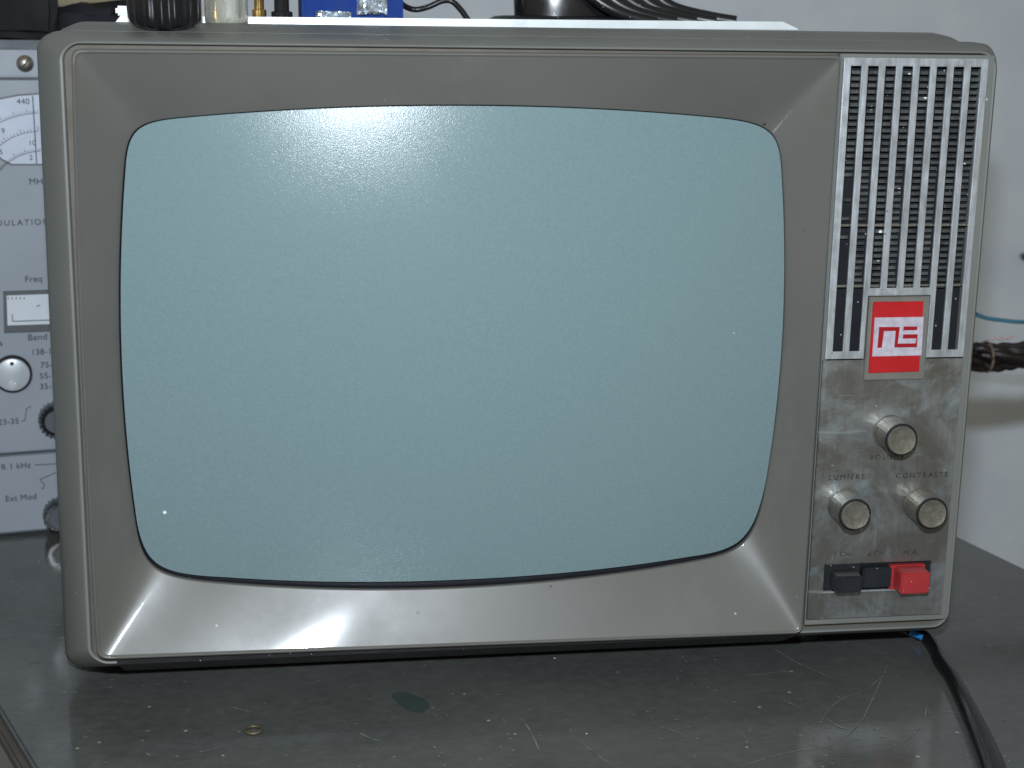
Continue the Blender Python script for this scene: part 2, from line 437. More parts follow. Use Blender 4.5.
# screen and its opening
RS = .95; SC = Vector((-.035, 0, .1435))
def yscr(x, z): return .0038 + ((x-SC.x)**2+(z-SC.z)**2)/(2*RS)
top_px = [(179, 117.5), (200, 115.7), (230, 113.3), (276, 110), (352, 106), (400, 104.8), (450, 104.4), (520, 105.6), (600, 109.3), (680, 114), (720, 116.7)]
right_px = [(783, 167.5), (784.6, 199), (786, 240), (786, 290), (783, 350), (778, 410), (773, 450), (767.6, 480)]
bot_px = [(698, 562), (609, 575.6), (577, 580), (520, 585), (450, 589), (413.5, 590.6), (334, 590.3), (280, 588), (217, 583.5)]
left_px = [(136, 525), (129, 488), (125, 445), (122, 400), (119.5, 350), (118.3, 300), (118.5, 260), (120, 220), (123.4, 168)]
def tow(px):
    out = []
    for x, y in px:
        Y = .012
        for _ in range(4):
            p = at(x, y, Y=Y); Y = yscr(p.x, p.z)
        out.append((p.x, p.z))
    return np.array(out)
T, Rr, B, Lf = map(tow, (top_px, right_px, bot_px, left_px))
ct = np.polyfit(T[:, 0], T[:, 1], 2); cb = np.polyfit(B[:, 0], B[:, 1], 2)
cr = np.polyfit(Rr[:, 1], Rr[:, 0], 2); cl = np.polyfit(Lf[:, 1], Lf[:, 0], 2)
NS, NC = 30, 20
def side(c, a, b, vert):
    P = []
    for k in range(NS+1):
        t = a+(b-a)*k/NS; v = np.polyval(c, t); P.append((v, t) if vert else (t, v))
    return P
def dirv(c, t, sgn, vert):
    d = np.polyder(c); s = np.polyval(d, t); v = np.array((s, 1.) if vert else (1., s)); v = v/np.linalg.norm(v); return v*sgn
sides = [side(ct, T[0, 0], T[-1, 0]-.002, False), side(cr, Rr[0, 1], Rr[-1, 1], True), side(cb, B[0, 0], B[-1, 0], False), side(cl, Lf[0, 1], Lf[-1, 1], True)]
dirs = [(dirv(ct, sides[0][0][0], 1, 0), dirv(ct, sides[0][-1][0], 1, 0)), (dirv(cr, sides[1][0][1], -1, 1), dirv(cr, sides[1][-1][1], -1, 1)),
        (dirv(cb, sides[2][0][0], -1, 0), dirv(cb, sides[2][-1][0], -1, 0)), (dirv(cl, sides[3][0][1], 1, 1), dirv(cl, sides[3][-1][1], 1, 1))]
opening = []      # (x,z) loop: top, TR corner, right, BR corner, bottom, BL corner, left, TL corner
for i in range(4):
    opening += sides[i]
    p = np.array(sides[i][-1]); q = np.array(sides[(i+1) % 4][0]); dp = dirs[i][1]; dq = dirs[(i+1) % 4][0]
    A = np.array([dp, -(-dq)]).T
    s = np.linalg.solve(np.array([dp, dq]).T, q-p); X = p+dp*s[0]
    for k in range(1, NC):
        t = k/NC; a = p+(X-p)*.85; b = q+(X-q)*.85
        pt = (1-t)**3*p+3*(1-t)**2*t*a+3*(1-t)*t*t*b+t**3*q; opening.append(tuple(pt))
N = len(opening)
seglab = []
for i in range(4): seglab += [(i, k/NS, 's') for k in range(NS+1)]+[(i, k/NC, 'c') for k in range(1, NC)]
def loop3(f, Y): return [Vector((f(x, z)[0], Y(*f(x, z)), f(x, z)[1])) for x, z in opening]
# outer rim of the mask, same number of points
ox = dict(tl=(-.1848, .2650), tr=(.1192, .2656), br=(.1180, .0150), bl=(-.1862, .0172))
cr_ = [.0035, .0015, .0035, .0045]
crn = [ox['tl'], ox['tr'], ox['br'], ox['bl']]
CA, CB = .40, .60                             # the mitre crease takes only the middle of each corner arc
def _fractions():
    """for every opening point: (side, fraction along that side) or (corner, fraction of its arc)"""
    own = []
    for (i, t, k) in seglab:
        if k == 's': own.append(('s', i))
        elif t < CA-1e-6: own.append(('s', i))
        elif t > CB+1e-6: own.append(('s', (i+1) % 4))
        else: own.append(('c', i, (t-CA)/(CB-CA)))
    start = next(k for k in range(N) if own[k][0] == 's' and own[k-1][0] == 'c')
    out = [None]*N; k = 0
    while k < N:
        a = (start+k) % N
        if own[a][0] == 'c': out[a] = ('c', own[a][1], own[a][2]); k += 1; continue
        run = []
        while k < N and own[(start+k) % N][0] == 's' and own[(start+k) % N][1] == own[a][1]: run.append((start+k) % N); k += 1
        L_ = [0]
        for u, v in zip(run, run[1:]): L_.append(L_[-1]+math.dist(opening[u], opening[v]))
        step = L_[-1]/len(run)*.5
        for u, l in zip(run, L_): out[u] = ('s', own[a][1], (l+step)/(L_[-1]+2*step))
    return out
FR = _fractions()
def outer(off=0., Y=0.):
    P = [np.array(c) for c in crn]
    P = [P[0]+(-off, off), P[1]+(off*.3, off), P[2]+(off*.3, -off), P[3]+(-off, -off)]
    S0 = []; 
    for i in range(4):
        a = P[i]; b = P[(i+1) % 4]; d = (b-a)/np.linalg.norm(b-a)
        S0.append((a+d*cr_[i], b-d*cr_[(i+1) % 4]))
    out = []
    for kind, i, t in FR:
        if kind == 's': q = S0[i][0]+(S0[i][1]-S0[i][0])*t
        else:
            s1 = S0[i][1]; c = P[(i+1) % 4]; e = S0[(i+1) % 4][0]
            q = (1-t)**2*s1+2*(1-t)*t*c+t*t*e
        v = Vector((q[0], Y, q[1]))
        if v.x < -.178: v.x += bow_rim(v.z)*min(1, (-v.x-.178)/.005)
        out.append(v)
    return out
inn = loop3(lambda x, z: (x, z), lambda x, z: yscr(x, z)+.0008)
out0 = outer(0, 0.0005)
loops = [outer(.0009, .0075), outer(.0009, .0012), outer(.0007, .0004), outer(.0003, .0000), outer(-.0001, -.0001), outer(-.0005, .0002), outer(-.0007, .0007)]
o5 = loops[-1]
for t in (.015, .03, .2, .4, .6, .8, .96, .985, 1):
    loops.append([a.lerp(b, t) for a, b in zip(o5, inn)])
c2 = Vector((SC.x, 0, SC.z))
def shrink(v, d, dy=0):
    r = Vector((v.x-c2.x, 0, v.z-c2.z)); return Vector((v.x, v.y+dy, v.z))-r.normalized()*d
loops.append([shrink(v, .0002, .0006) for v in inn]); loops.append([shrink(v, -.0002, .003) for v in inn])
V, Fc = loft(loops); bez = mesh('bezel', V, Fc, M_bez, tv, 50)
# dark gasket around the tube, thicker along the bottom
def gap(i):
    s, t, k = seglab[i]
    g = [.0005, .0009, .0044, .0010]
    if k == 's': return g[s]
    return g[s]*(1-t)+g[(s+1) % 4]*t
gl0 = [shrink(v, -.0015, .0045) for v in inn]; gl1 = [shrink(v, .0001, .0022) for v in inn]
gl2 = [shrink(v, gap(i)*.8, .0018) for i, v in enumerate(inn)]; gl3 = [shrink(v, gap(i)+.0006, .0030) for i, v in enumerate(inn)]
V, Fc = loft([gl0, gl1, gl2, gl3]); mesh('screen_gasket', V, Fc, M_blackgap, tv, 60)
edge = [shrink(v, gap(i), 0) for i, v in enumerate(inn)]
loops = [[Vector((v.x, yscr(v.x, v.z)+.004, v.z)) for v in edge]]
NT_ = 22
for k in range(NT_):
    t = (1-k/NT_) if k > 1 else (1, .985)[k]; l = []
    for v in edge:
        x = c2.x+(v.x-c2.x)*t; z = c2.z+(v.z-c2.z)*t
        e = max(0, (t-.985)/.015)
        l.append(Vector((x, yscr(x, z)+.00006*e*e, z)))
    loops.append(l)
V, Fc = loft(loops); n = len(V); V.append(Vector((c2.x, yscr(c2.x, c2.z), c2.z)))
Fc += [(n-N+i, n-N+(i+1) % N, n) for i in range(N)]
mesh('screen', V, Fc, M_screen, tv, 45)
bm = bmesh.new(); p = at(164.5, 513.5, Y=.013); p.y = yscr(p.x, p.z)
bmesh.ops.create_icosphere(bm, subdivisions=2, radius=.0009, matrix=Matrix.Translation(p)); bm_obj('paint_chip', bm, M_handle, tv)

# ---- right-hand control bay
XL, XR = .1205, .1826
def rect(x0, x1, z0, z1): return [(x0, z1), (x1, z1), (x1, z0), (x0, z0)]
prism('fascia', [(.1196, .2672), (.1868, .2676), (.1868, .0172), (.1212, .0172)], .0022, .013, M_case, tv, .0006)
PZ0, PZ1, GZ = .0207, .2657, .1397
SX0, SX1, SZ0, SZ1 = .1268, .1765, .0340, .0465
def frame_polys(name, holes, box, Y0, Y1, mat, parent, bev=.0003):
    """rectangular plate with rectangular holes, cut on a grid"""
    xs = sorted({box[0], box[1], *[h[0] for h in holes], *[h[1] for h in holes]})
    zs = sorted({box[2], box[3], *[h[2] for h in holes], *[h[3] for h in holes]})
    bm = bmesh.new(); vm = {}
    def vv(x, z):
        if (x, z) not in vm: vm[(x, z)] = bm.verts.new((x, Y0, z))
        return vm[(x, z)]
    for i in range(len(xs)-1):
        for j in range(len(zs)-1):
            mx = (xs[i]+xs[i+1])/2; mz = (zs[j]+zs[j+1])/2
            if any(h[0] < mx < h[1] and h[2] < mz < h[3] for h in holes): continue
            bm.faces.new((vv(xs[i], zs[j]), vv(xs[i+1], zs[j]), vv(xs[i+1], zs[j+1]), vv(xs[i], zs[j+1])))
    ext = bmesh.ops.extrude_face_region(bm, geom=list(bm.faces))
    for v in [g for g in ext['geom'] if isinstance(g, bmesh.types.BMVert)]: v.co.y = Y1
    bmesh.ops.recalc_face_normals(bm, faces=bm.faces)
    if bev:
        es = []
        for e in bm.edges:
            if all(abs(v.co.y-Y0) < 1e-7 for v in e.verts) and len(e.link_faces) == 2:
                if abs(e.link_faces[0].normal.dot(e.link_faces[1].normal)) < .5: es.append(e)
        bmesh.ops.bevel(bm, geom=es, offset=bev, segments=2, affect='EDGES')
    return bm_obj(name, bm, mat, parent)
panel = frame_polys('control_panel', [(SX0, SX1, SZ0, SZ1)], (XL-.0003, XR+.0006, PZ0, GZ-.0004), .0004, .0021, M_panel, tv)
bm = bmesh.new(); add_box(bm, SX0-.001, SX1+.001, .0024, .0032, SZ0-.001, SZ1+.001)
bm_obj('button_slot', bm, M_blackgap, panel)
# grille
slots = [(.1236+.00737*k, .1236+.00737*k+.0046) for k in range(8)]
BX0, BX1, BZ0, BZ1 = .1382, .1650, .1306, .1668
holes = [(a, b, (.1704 if 2 <= i <= 5 else .1432), .2625) for i, (a, b) in enumerate(slots)]
grille = frame_polys('speaker_grille', holes+[(BX0-.0006, BX1+.0006, GZ-.00001, .1672)], (XL, XR, GZ, PZ1), -.0010, .0003, M_grille, tv, .0004)
bm = bmesh.new()
for i, (a, b) in enumerate(slots):
    z = .2605; k = 0; z_end = .1710 if 2 <= i <= 5 else .1706
    while z > z_end:
        deep = (z < .222 and i in (0, 1, 3, 5, 7)) 
        yy = .0022+(.0014 if deep else 0)+random.uniform(-.0001, .0002)
        if not (i == 0 and z < .216 and random.random() < .7):
            add_box(bm, a+.0014+random.uniform(-.0001, .0001), b+.0004+random.uniform(-.0003, .0001), yy-.0006, yy+.0012, z-.00135, z)
        z -= .00262; k += 1
bm_obj('louvres', bm, M_louvre, grille)
bm = bmesh.new()
for zz in (.1970, .1712):
    add_box(bm, XL+.002, XR-.002, .0014, .0021, zz-.0005, zz+.0004)
bm_obj('cross_wire', bm, M_steel, grille)
bm = bmesh.new(); add_box(bm, XL+.001, XR-.001, .0060, .0070, GZ+.001, PZ1-.001); bm_obj('speaker_cloth', bm, M_deep, grille)
# fascia must be open behind the grille: cut it as a frame
bpy.data.objects.remove(bpy.data.objects['fascia'])
frame_polys('fascia', [(XL+.0010, XR-.0010, GZ+.0010, PZ1-.0010), (SX0-.0008, SX1+.0008, SZ0-.0008, SZ1+.0008)], (.1200, .1866, .0174, .2671), .0022, .013, M_case, tv, .0004)
# badge
badge = prism('badge', rect(BX0, BX1, BZ0, BZ1), -.0016, .0030, M_badgeframe, tv, .0004)
def bp_(l, Y=-.003): return pxpoly(l, Y)
prism('badge_field', bp_([(874.2, 302.3), (924.3, 301.8), (919.8, 371.8), (869.3, 373.6)]), -.0024, -.0014, M_red, badge, .0002)
prism('badge_plate', bp_([(875.2, 317.8), (924.0, 317.0), (921.8, 355.6), (872.6, 356.6)]), -.0029, -.0022, M_badgeplate, badge, .0002)
def z2(x, y): return (860+x/8.533, 290+y/8.533)
M_emb = simple('emblem_red', (.30, .006, .012), .4)
def emb(pts): return prism('emblem', pxpoly([z2(*p) for p in pts], -.0031), -.0031, -.0027, M_emb, badge)
emb([(165, 316), (340, 316), (322, 458), (475, 456), (484, 412), (366, 414), (370, 380), (492, 378), (486, 488), (294, 490), (306, 348), (205, 350), (186, 492), (150, 494)])
emb([(374, 312), (490, 312), (486, 342), (370, 344)])
# knobs
for i, ((px, py), lab) in enumerate((((901.7, 440.2), 'volume knob above the two others'), ((855.3, 515.2), 'left brightness knob with bright worn rim'), ((932.4, 513.9), 'right contrast knob with brownish tip'))):
    p = at(px, py, Y=-.0135); Mx = Matrix.Translation((p.x, 0, p.z)) @ FRONT
    fl = lambda a, h: (.006*math.cos(28*a) if .0005 < h < .0118 else 0)
    k = lathe('knob', [(0, -.0002), (.0076, -.0002), (.0076, .0004), (.0073, .0008), (.0070, .0115), (.0071, .0120), (.0070, .0128), (.0067, .0132), (.0061, .0132), (0, .0132)],
              M_knob, tv, 112, Mx, fl, 30)
    k['label'] = lab
    lathe('knob_ring', [(.0061, .0130), (.0071, .0125), (.0072, .0131), (.0068, .0136), (.0064, .0137), (.0060, .0134)], M_black, k, 64, Mx)
    lathe('knob_cap', [(0, .0130), (.0063, .0130), (.0063, .01365), (.0060, .0141), (.0056, .0140), (.0046, .0137), (.0030, .0136), (.0012, .0135), (.0003, .01345), (0, .0134)], M_knobtip, k, 64, Mx)
# push buttons
def button(x0, x1, z0, z1, y, mat, lab):
    bm = bmesh.new(); add_box(bm, x0, x1, y, .0023, z0, z1, bev=.0006); b = bm_obj('push_button', bm, mat, tv); b['label'] = lab
    return b
def bx(px, py, Y): p = at(px, py, Y=Y); return p.x, p.z
x0, z1 = bx(837, 577, -.0095); x1, z0 = bx(861.5, 594, -.0095)
button(x0, x1, z0+.0006, z1, -.0095, M_btn_black, 'protruding black push button')
x0, z1 = bx(865.5, 569, -.003); x1, z0 = bx(891, 587.5, -.003)
button(x0-.0008, x1, z0, z1, -.0030, M_btn_black, 'black push button pressed in')
x0, z1 = bx(902, 573.5, -.0095); x1, z0 = bx(929, 593.5, -.0095)
button(x0, x1, z0, z1, -.0095, M_btn_red, 'red push button')
# the wider stepped root of the two protruding buttons
for px in (826, 891):
    m = M_btn_black if px == 826 else M_btn_red
    a, zt = bx(px, 566, -.001); b, zb = bx(px+33, 589, -.001)
    bm = bmesh.new(); add_box(bm, a, b, -.0006, .0022, zb, zt, bev=.0004); bm_obj('button_root', bm, m, tv)
# slot lip
bm = bmesh.new(); add_box(bm, SX0, SX1, -.0001, .0003, SZ0-.0007, SZ0-.0001); bm_obj('slot_lip', bm, M_grille, panel)
# lettering
for s, px, py, sz, sp in (('VOLUME', 887, 457.5, .0032, 1.4), ('LUMIERE', 847, 477.5, .0033, 1.4), ('CONTRASTE', 922.5, 475.5, .0033, 1.4),
                          ('1 CH.', 843, 554.5, .0030, 1.2), ('2 CH.', 877, 553.8, .0030, 1.2), ('M.A.', 911.5, 552.8, .0030, 1.35)):
    p = at(px, py, Y=0); text('lettering', s, (p.x, .0003, p.z), sz, M_ink_worn, panel, sp)
# carrying handle folded on the top
hx0, hx1 = -.1790, .1315
def hz(x): return .2746+.0016*(x-hx0)/(hx1-hx0)
V = []; Fc = []
hl = []
for x, dz, dy in ((hx0, .0, 0), (hx0+.003, .0042, 0), (.1240, .0040, 0), (.1250, .0036, 0), (.1315, .0004, 0)):
    z = hz(x); hl.append([Vector((x, .093, z)), Vector((x, .093, z+dz*.85+.0002)), Vector((x, .104, z+dz*.7+.0002)), Vector((x, .104, z))])
V, Fc = loft(hl, True, True); mesh('carrying_handle', V, Fc, M_handle, tv)
bm = bmesh.new(); add_box(bm, hx0+.0005, hx0+.0075, .096, .108, .2785, .2826, Matrix.Identity(3), .001); bm_obj('handle_lug', bm, M_handle, tv)

# ------------------------------------------------------------------ instrument on the left
b0 = at(0, 537, Z=TZ); b1 = at(50, 532.5, Z=TZ)
eu = (b1-b0); eu.z = 0; eu.normalize(); en = Vector((eu.y, -eu.x, 0))       # across the panel, out of the panel
if en.y > 0: en = -en
ev = Vector((0, 0, 1))
def E(px, py, off=0.):
    return on_plane(px, py, b0, en)+en*off
EM = Matrix((eu, ev, en)).transposed()
gen = empty('signal_generator', 'light grey signal generator with round dial and printed scales left behind the television', 'test instrument', b0)
zt = E(20, 40).z; hw0 = b0 - eu*.28; hw1 = b0+eu*((Vector((-.196, 0, 0))-b0).dot(Vector((1, 0, 0)))/eu.x)
def ebox(name, a, b, z0, z1, d0, d1, mat, parent=gen, bev=.0008):
    """box between along-panel points a,b (world), depths along the outward normal"""
    bm = bmesh.new(); P = [a+en*d0, b+en*d0, b+en*d1, a+en*d1]
    vs = [bm.verts.new((p.x, p.y, z)) for z in (z0, z1) for p in P]
    for f in ((0, 1, 2, 3), (4, 5, 6, 7), (0, 1, 5, 4), (1, 2, 6, 5), (2, 3, 7, 6), (3, 0, 4, 7)): bm.faces.new([vs[i] for i in f])
    bmesh.ops.recalc_face_normals(bm, faces=bm.faces)
    if bev: bmesh.ops.bevel(bm, geom=list(bm.edges), offset=bev, segments=2, affect='EDGES')
    return bm_obj(name, bm, mat, parent)
ebox('instrument_case', hw0, hw1, TZ+.0005, zt, -.16, -.0012, M_equip_case)
zs = E(20, 79).z; zl = E(20, 453).z
ebox('top_rail', hw0, hw1, zs+.0009, E(20, 50).z, -.0011, .0016, M_equip)
ebox('front_panel', hw0, hw1, zl+.0007, zs-.0007, -.0011, .0004, M_equip)
ebox('lower_panel', hw0, hw1, TZ+.002, zl-.0007, -.0011, .0005, M_equip)
def epoly(name, pts, d0, d1, mat, parent=gen):
    n = len(pts); P = [E(x, y, 0) for x, y in pts]
    V = [p+en*d1 for p in P]+[p+en*d0 for p in P]
    return mesh(name, V, [tuple(range(n)), tuple(range(n, 2*n))[::-1]]+[(i, (i+1) % n, n+(i+1) % n, n+i) for i in range(n)], mat, parent)
def oval(cx, cy, a, b, n=48, y_clip=None):
    out = []
    for k in range(n):
        t = 2*math.pi*k/n; x = cx+a*math.cos(t); y = cy+b*math.sin(t)
        out.append((x, min(y, y_clip) if y_clip else y))
    return out
dial_px = [(-42, 128), (-30, 113), (-15, 104.5), (0, 99.6), (18, 96), (38, 94.6), (60, 96), (80, 99), (96, 105), (108, 116), (114, 130), (104, 146), (92, 156), (76, 163.4), (12, 163.6), (3, 159), (-6, 152), (-20, 143), (-36, 136)]
dial_big = [(38+(x-38)*1.035, 132+(y-132)*1.05) for x, y in dial_px]
epoly('dial_bezel', dial_big, .0003, .0010, M_equip_dark)
dial = epoly('frequency_dial', dial_px, .0009, .0013, M_dial)
def eline(pts, wd, parent=gen, off=.0016, name='scale_line', mat=None):
    V = []; Fc = []
    for a, b in pts:
        A = E(*a, off); B_ = E(*b, off); s = (B_-A).normalized().cross(en)*wd/2
        o_ = len(V); V += [A+s, B_+s, B_-s, A-s, *(q-en*.0003 for q in (A+s, B_+s, B_-s, A-s))]
        Fc += [tuple(o_+i for i in f) for f in ((0, 1, 2, 3), (4, 7, 6, 5), (0, 4, 5, 1), (1, 5, 6, 2), (2, 6, 7, 3), (3, 7, 4, 0))]
    return mesh(name, V, Fc, mat or M_ink, parent)
segs = []
for (cx, cy, a, b, t0, t1, nt) in ((40, 175, 75, 62, 200, 268, 34), (40, 192, 62, 61, 205, 268, 20), (42, 212, 58, 61, 222, 268, 22)):
    pr = None
    for k in range(nt+1):
        t = math.radians(t0+(t1-t0)*k/nt); x = cx+a*math.cos(t); y = cy+b*math.sin(t)
        if pr: segs.append((pr, (x, y)))
        pr = (x, y); hgt = 5 if k % 5 == 0 else 2.8
        segs.append(((x, y), (x+math.cos(t)*hgt, y+math.sin(t)*hgt)))
segs = [s for s in segs if s[0][0] > -25]
eline(segs, .00022, dial, name='dial_scale')
eline([((32.5, 95.5), (36.5, 163))], .0005, dial, .0021, 'dial_pointer')
def etext(s, px, py, size, parent=gen, sp=1.05, off=.0007):
    return text('lettering', s, E(px, py, off), size, M_ink, parent, sp, EM)
for s, px, py, sz in (('440', 23, 101.5, .0042), ('9', 3, 131, .004), ('10', 32, 143, .0038), ('5', 1, 152, .0038), ('2', 31, 157.5, .0038)): etext(s, px, py, sz, dial, off=.0015)
etext('MHz', 38, 181.5, .0048); etext('MODULATION', 14.5, 222.8, .0044, sp=1.32); etext('Freq', 33.5, 279, .0048)
etext('Band', 37.5, 337, .0050); etext('s', 1, 343, .0048)
for s, y in (('138-190', 351.5), ('75-138', 364.5), ('55-75', 375.5), ('35-55', 386)): etext(s, 25+len(s)*3.0+(10 if len(s) < 7 else 0), y, .0046)
etext('23-35', 8.5, 421.5, .0046); etext('AM R 1 kHz', 8, 466.5, .0046); etext('Ext Mod', 21, 497.5, .0047)
eline([((21, 421), (25, 420)), ((25, 420), (26.5, 408)), ((26.5, 408), (31, 406))], .0003, off=.0008)
eline([((35, 464.5), (56, 463.5)), ((40, 479), (56, 472)), ((40, 479), (44, 484)), ((44, 484), (43.5, 488)), ((43.5, 488), (41, 488))], .0003, off=.0009)
# meter window
epoly('meter_frame', [(3, 291), (110, 287.5), (110, 327.5), (4, 331.5)], .0003, .0032, M_equip_dark)
mt = epoly('meter', [(6.5, 294.5), (106, 291), (106, 320.8), (7.5, 324.2)], .0031, .0036, M_dialwhite)
eline([((12, 313), (12.5, 320)), ((12.5, 320), (60, 318.4)), ((36, 305), (40, 304))]+[((8+4*k, 296), (8+4*k, 298)) for k in range(5)], .0004, mt, .0040, 'meter_scale')
# knobs and a screw on the instrument
MX = EM.to_4x4()
def eknob(px, py, r, h, cap, fl, name='knob'):
    c = E(px, py); Mk = Matrix.Translation(c) @ MX
    k = lathe(name, [(0, .0004), (r, .0004), (r, h*.8), (r*.94, h), (0, h)], M_black, gen, 96, Mk, (lambda a, hh: .03*math.cos(24*a)) if fl else None, 30)
    lathe('knob_cap', [(0, h-.0001), (r*.88, h-.0001), (r*.86, h+.0008), (r*.8, h+.0011), (0, h+.0011)], cap, k, 64, Mk)
    if not fl:
        d = c+ev*r*.62+en*(h+.0012); lathe('knob_mark', [(0, 0), (.0011, 0), (.0011, .0002), (0, .0002)], M_ink, k, 20, Matrix.Translation(d) @ MX)
    return k
eknob(12.5, 373, .0103, .004, M_pale, False)
def fluted(px, py, r):
    c = E(px, py); Mk = Matrix.Translation(c) @ MX
    k = lathe('knob', [(0, .0006), (r, .0006), (r, .009), (r*.9, .011), (0, .011)], M_black_gloss, gen, 120, Mk, lambda a, h: .06*math.cos(22*a) if h > .0005 else 0, 25)
    lathe('knob_cap', [(0, .0109), (r*.7, .0109), (r*.68, .0117), (0, .0117)], M_equip_dark, k, 40, Mk)
fluted(56, 417, .0092); fluted(60.5, 512, .0092)
c = E(25, 63.5); Ms = Matrix.Translation(c+en*.0015) @ MX
sc_ = lathe('screw', [(0, 0), (.0044, 0), (.0044, .0006), (.0036, .0017), (.002, .0024), (0, .0026)], M_steel, gen, 40, Ms)
bm = bmesh.new(); add_box(bm, -.0042, .0042, -.0004, .0004, .0022, .0028); bm.transform(Ms @ Matrix.Rotation(.9, 4, 'Z')); bm_obj('screw_slot', bm, M_ink, sc_)

# ------------------------------------------------------------------ things on top of the instrument
def crumple(bm, amp, sc, seed):
    from mathutils import noise
    for v in bm.verts:
        n = noise.noise_vector(v.co*sc+Vector((seed, seed*2, 0))); v.co += n*amp
def boxobj(name, px0, px1, Y, depth, z0, z1, mat, lab, cat, bev=.002, rot=0, sub=0, amp=0):
    x0 = at(px0, 10, Y=Y).x; x1 = at(px1, 10, Y=Y).x
    bm = bmesh.new(); add_box(bm, x0, x1, Y, Y+depth, z0, z1, bev=bev)
    if sub:
        bmesh.ops.subdivide_edges(bm, edges=bm.edges, cuts=sub, use_grid_fill=True); crumple(bm, amp, 60, hash(name) % 7)
    c = Vector(((x0+x1)/2, Y+depth/2, z0)); bmesh.ops.rotate(bm, verts=bm.verts, cent=c, matrix=Matrix.Rotation(rot, 3, 'Z'))
    o = bm_obj(name, bm, mat, None, 30, c); return tag(o, lab, cat)
zi = zt+.0003
M_bag = simple('dark_cloth', (.008, .010, .016), .8, 0, .5, 30, .8, 90)
M_dbrown = simple('dark_leather', (.008, .008, .009), .85, 0, .4, 40, .5, 60)
boxobj('leather_case', -50, 47, .24, .10, zi, zi+.030, M_dbrown, 'dark brown leather case lying on the instrument at top left', 'case', .004, .08, 3, .004)
boxobj('folded_cloth', 50, 124, .262, .07, TZ, .285, M_bag, 'dark bluish cloth bag behind the top left corner of the television', 'bag', .006, -.1, 4, .007)
p0 = at(42, 8, Y=.275); p1 = at(150, -4, Y=.275)
bm = bmesh.new(); Lx = (p1-p0).length
add_box(bm, -.01, Lx, 0, .02, -.0062, 0, bev=.0008); ang = math.atan2(p1.z-p0.z, p1.x-p0.x)
bm.transform(Matrix.Translation(p0+Vector((0, 0, .006))) @ Matrix.Rotation(-ang, 4, 'Y')); tag(bm_obj('wooden_strip', bm, M_tan, None), 'slanting tan wooden strip lying on the dark bag at top left', 'strip')

# ------------------------------------------------------------------ things on the television
ztop = .2750
# fluted black cap
tilt = Matrix.Rotation(math.radians(11), 4, 'X')
bx0 = at(165, 20, Y=.060)
Mb = Matrix.Translation((bx0.x, .060, .2752)) @ tilt
prof = [(0, 0), (.0125, 0), (.0138, .0008), (.0146, .0025), (.0148, .006), (.0148, .040), (.0140, .043), (0, .0435)]
tag(lathe('fluted_cap', prof, M_black_gloss, None, 144, Mb, lambda a, h: .035*math.cos(16*a) if h > .001 else 0, 30, origin=(bx0.x, .060, .2752)), 'glossy black fluted cap standing on top of the television, left of the glass tube', 'cap')
# glass tube
gm = NT('amber_glass').set(Roughness=.08, IOR=1.5, Transmission_Weight=.75); gm.base(gm.mix(gm.ramp(gm.noise(150, 4, .6, (1, 1, .3)), .35, .65), (.62, .58, .44), (.85, .86, .80)))
gx = at(226, 20, Y=.084)
Mg = Matrix.Translation((gx.x, .084, .2757))
pr = [(0, 0), (.0080, 0), (.0090, .001), (.0092, .003), (.0092, .034), (.0084, .040), (.005, .045), (0, .046)]
tag(lathe('glass_tube', pr, gm.m, None, 64, Mg, lambda a, h: .03*math.sin(5*a+h*400)+.02*math.sin(11*a), 60, origin=(gx.x, .084, .2757)), 'yellowish clear glass tube standing beside the black fluted cap', 'glass tube')
for a, b, yy, hh, mat, nm, lb in ((252, 266, .128, .026, M_brass, 'brass_fitting', 'brass fitting standing between the glass tube and the blue box'),
                                  (271, 292, .135, .024, M_dbrown, 'dark_plug', 'dark brown plug right beside the blue box on the television')):
    xa = at(a, 10, Y=yy).x; xb = at(b, 10, Y=yy).x; r = (xb-xa)/2
    zb = .2715
    tag(lathe(nm, [(0, 0), (r, 0), (r, hh*.4), (r*.7, hh*.42), (r*.7, hh*.7), (r*.95, hh*.74), (r*.9, hh*.95), (0, hh)], mat, None, 32,
              Matrix.Translation(((xa+xb)/2, yy, zb)), lambda a_, h: .05*math.cos(9*a_), 40, origin=((xa+xb)/2, yy, zb)), lb, 'fitting')
bb = boxobj('blue_box', 300, 402, .130, .035, .2712, .318, M_blue, 'deep blue box standing on the back of the television', 'box', .0015, .05)
def foil(px0, px1, py0, py1, Y, seed, lab):
    a = at(px0, py1, Y=Y); b = at(px1, py0, Y=Y); bm = bmesh.new()
    n = 14; g = [[bm.verts.new((a.x+(b.x-a.x)*i/n, Y+random.uniform(-.0012, .0012), a.z+(b.z-a.z)*j/n+random.uniform(-.0006, .0006))) for i in range(n+1)] for j in range(n+1)]
    for i in range(n):
        for j in range(n): bm.faces.new((g[j][i], g[j][i+1], g[j+1][i+1], g[j+1][i]))
    ext = bmesh.ops.extrude_face_region(bm, geom=list(bm.faces))
    for v in [q for q in ext['geom'] if isinstance(q, bmesh.types.BMVert)]: v.co.y += .003
    o = bm_obj('foil_packet', bm, M_foil, None); return tag(o, lab, 'foil')
foil(357, 387, -30, 14, .1265, 1, 'crumpled silver foil hanging against the front of the blue box')
foil(316, 351, 11.5, 24, .1235, 2, 'small flat strip of silver foil lying at the foot of the blue box')
# thin black cable behind the handle
pth = smooth_path([at(x, y, Y=Y) for x, y, Y in ((398, -6, .15), (402, 4, .145), (414, 9.5, .14), (428, 7, .14), (442, 1, .14), (452, 1.5, .14), (461, 10, .138), (470, 22, .135), (478, 26, .132))], 8)
tag(tube('black_wire', pth, .0014, M_black, None, 10), 'thin black wire bent upward between the blue box and the black adapter', 'wire')
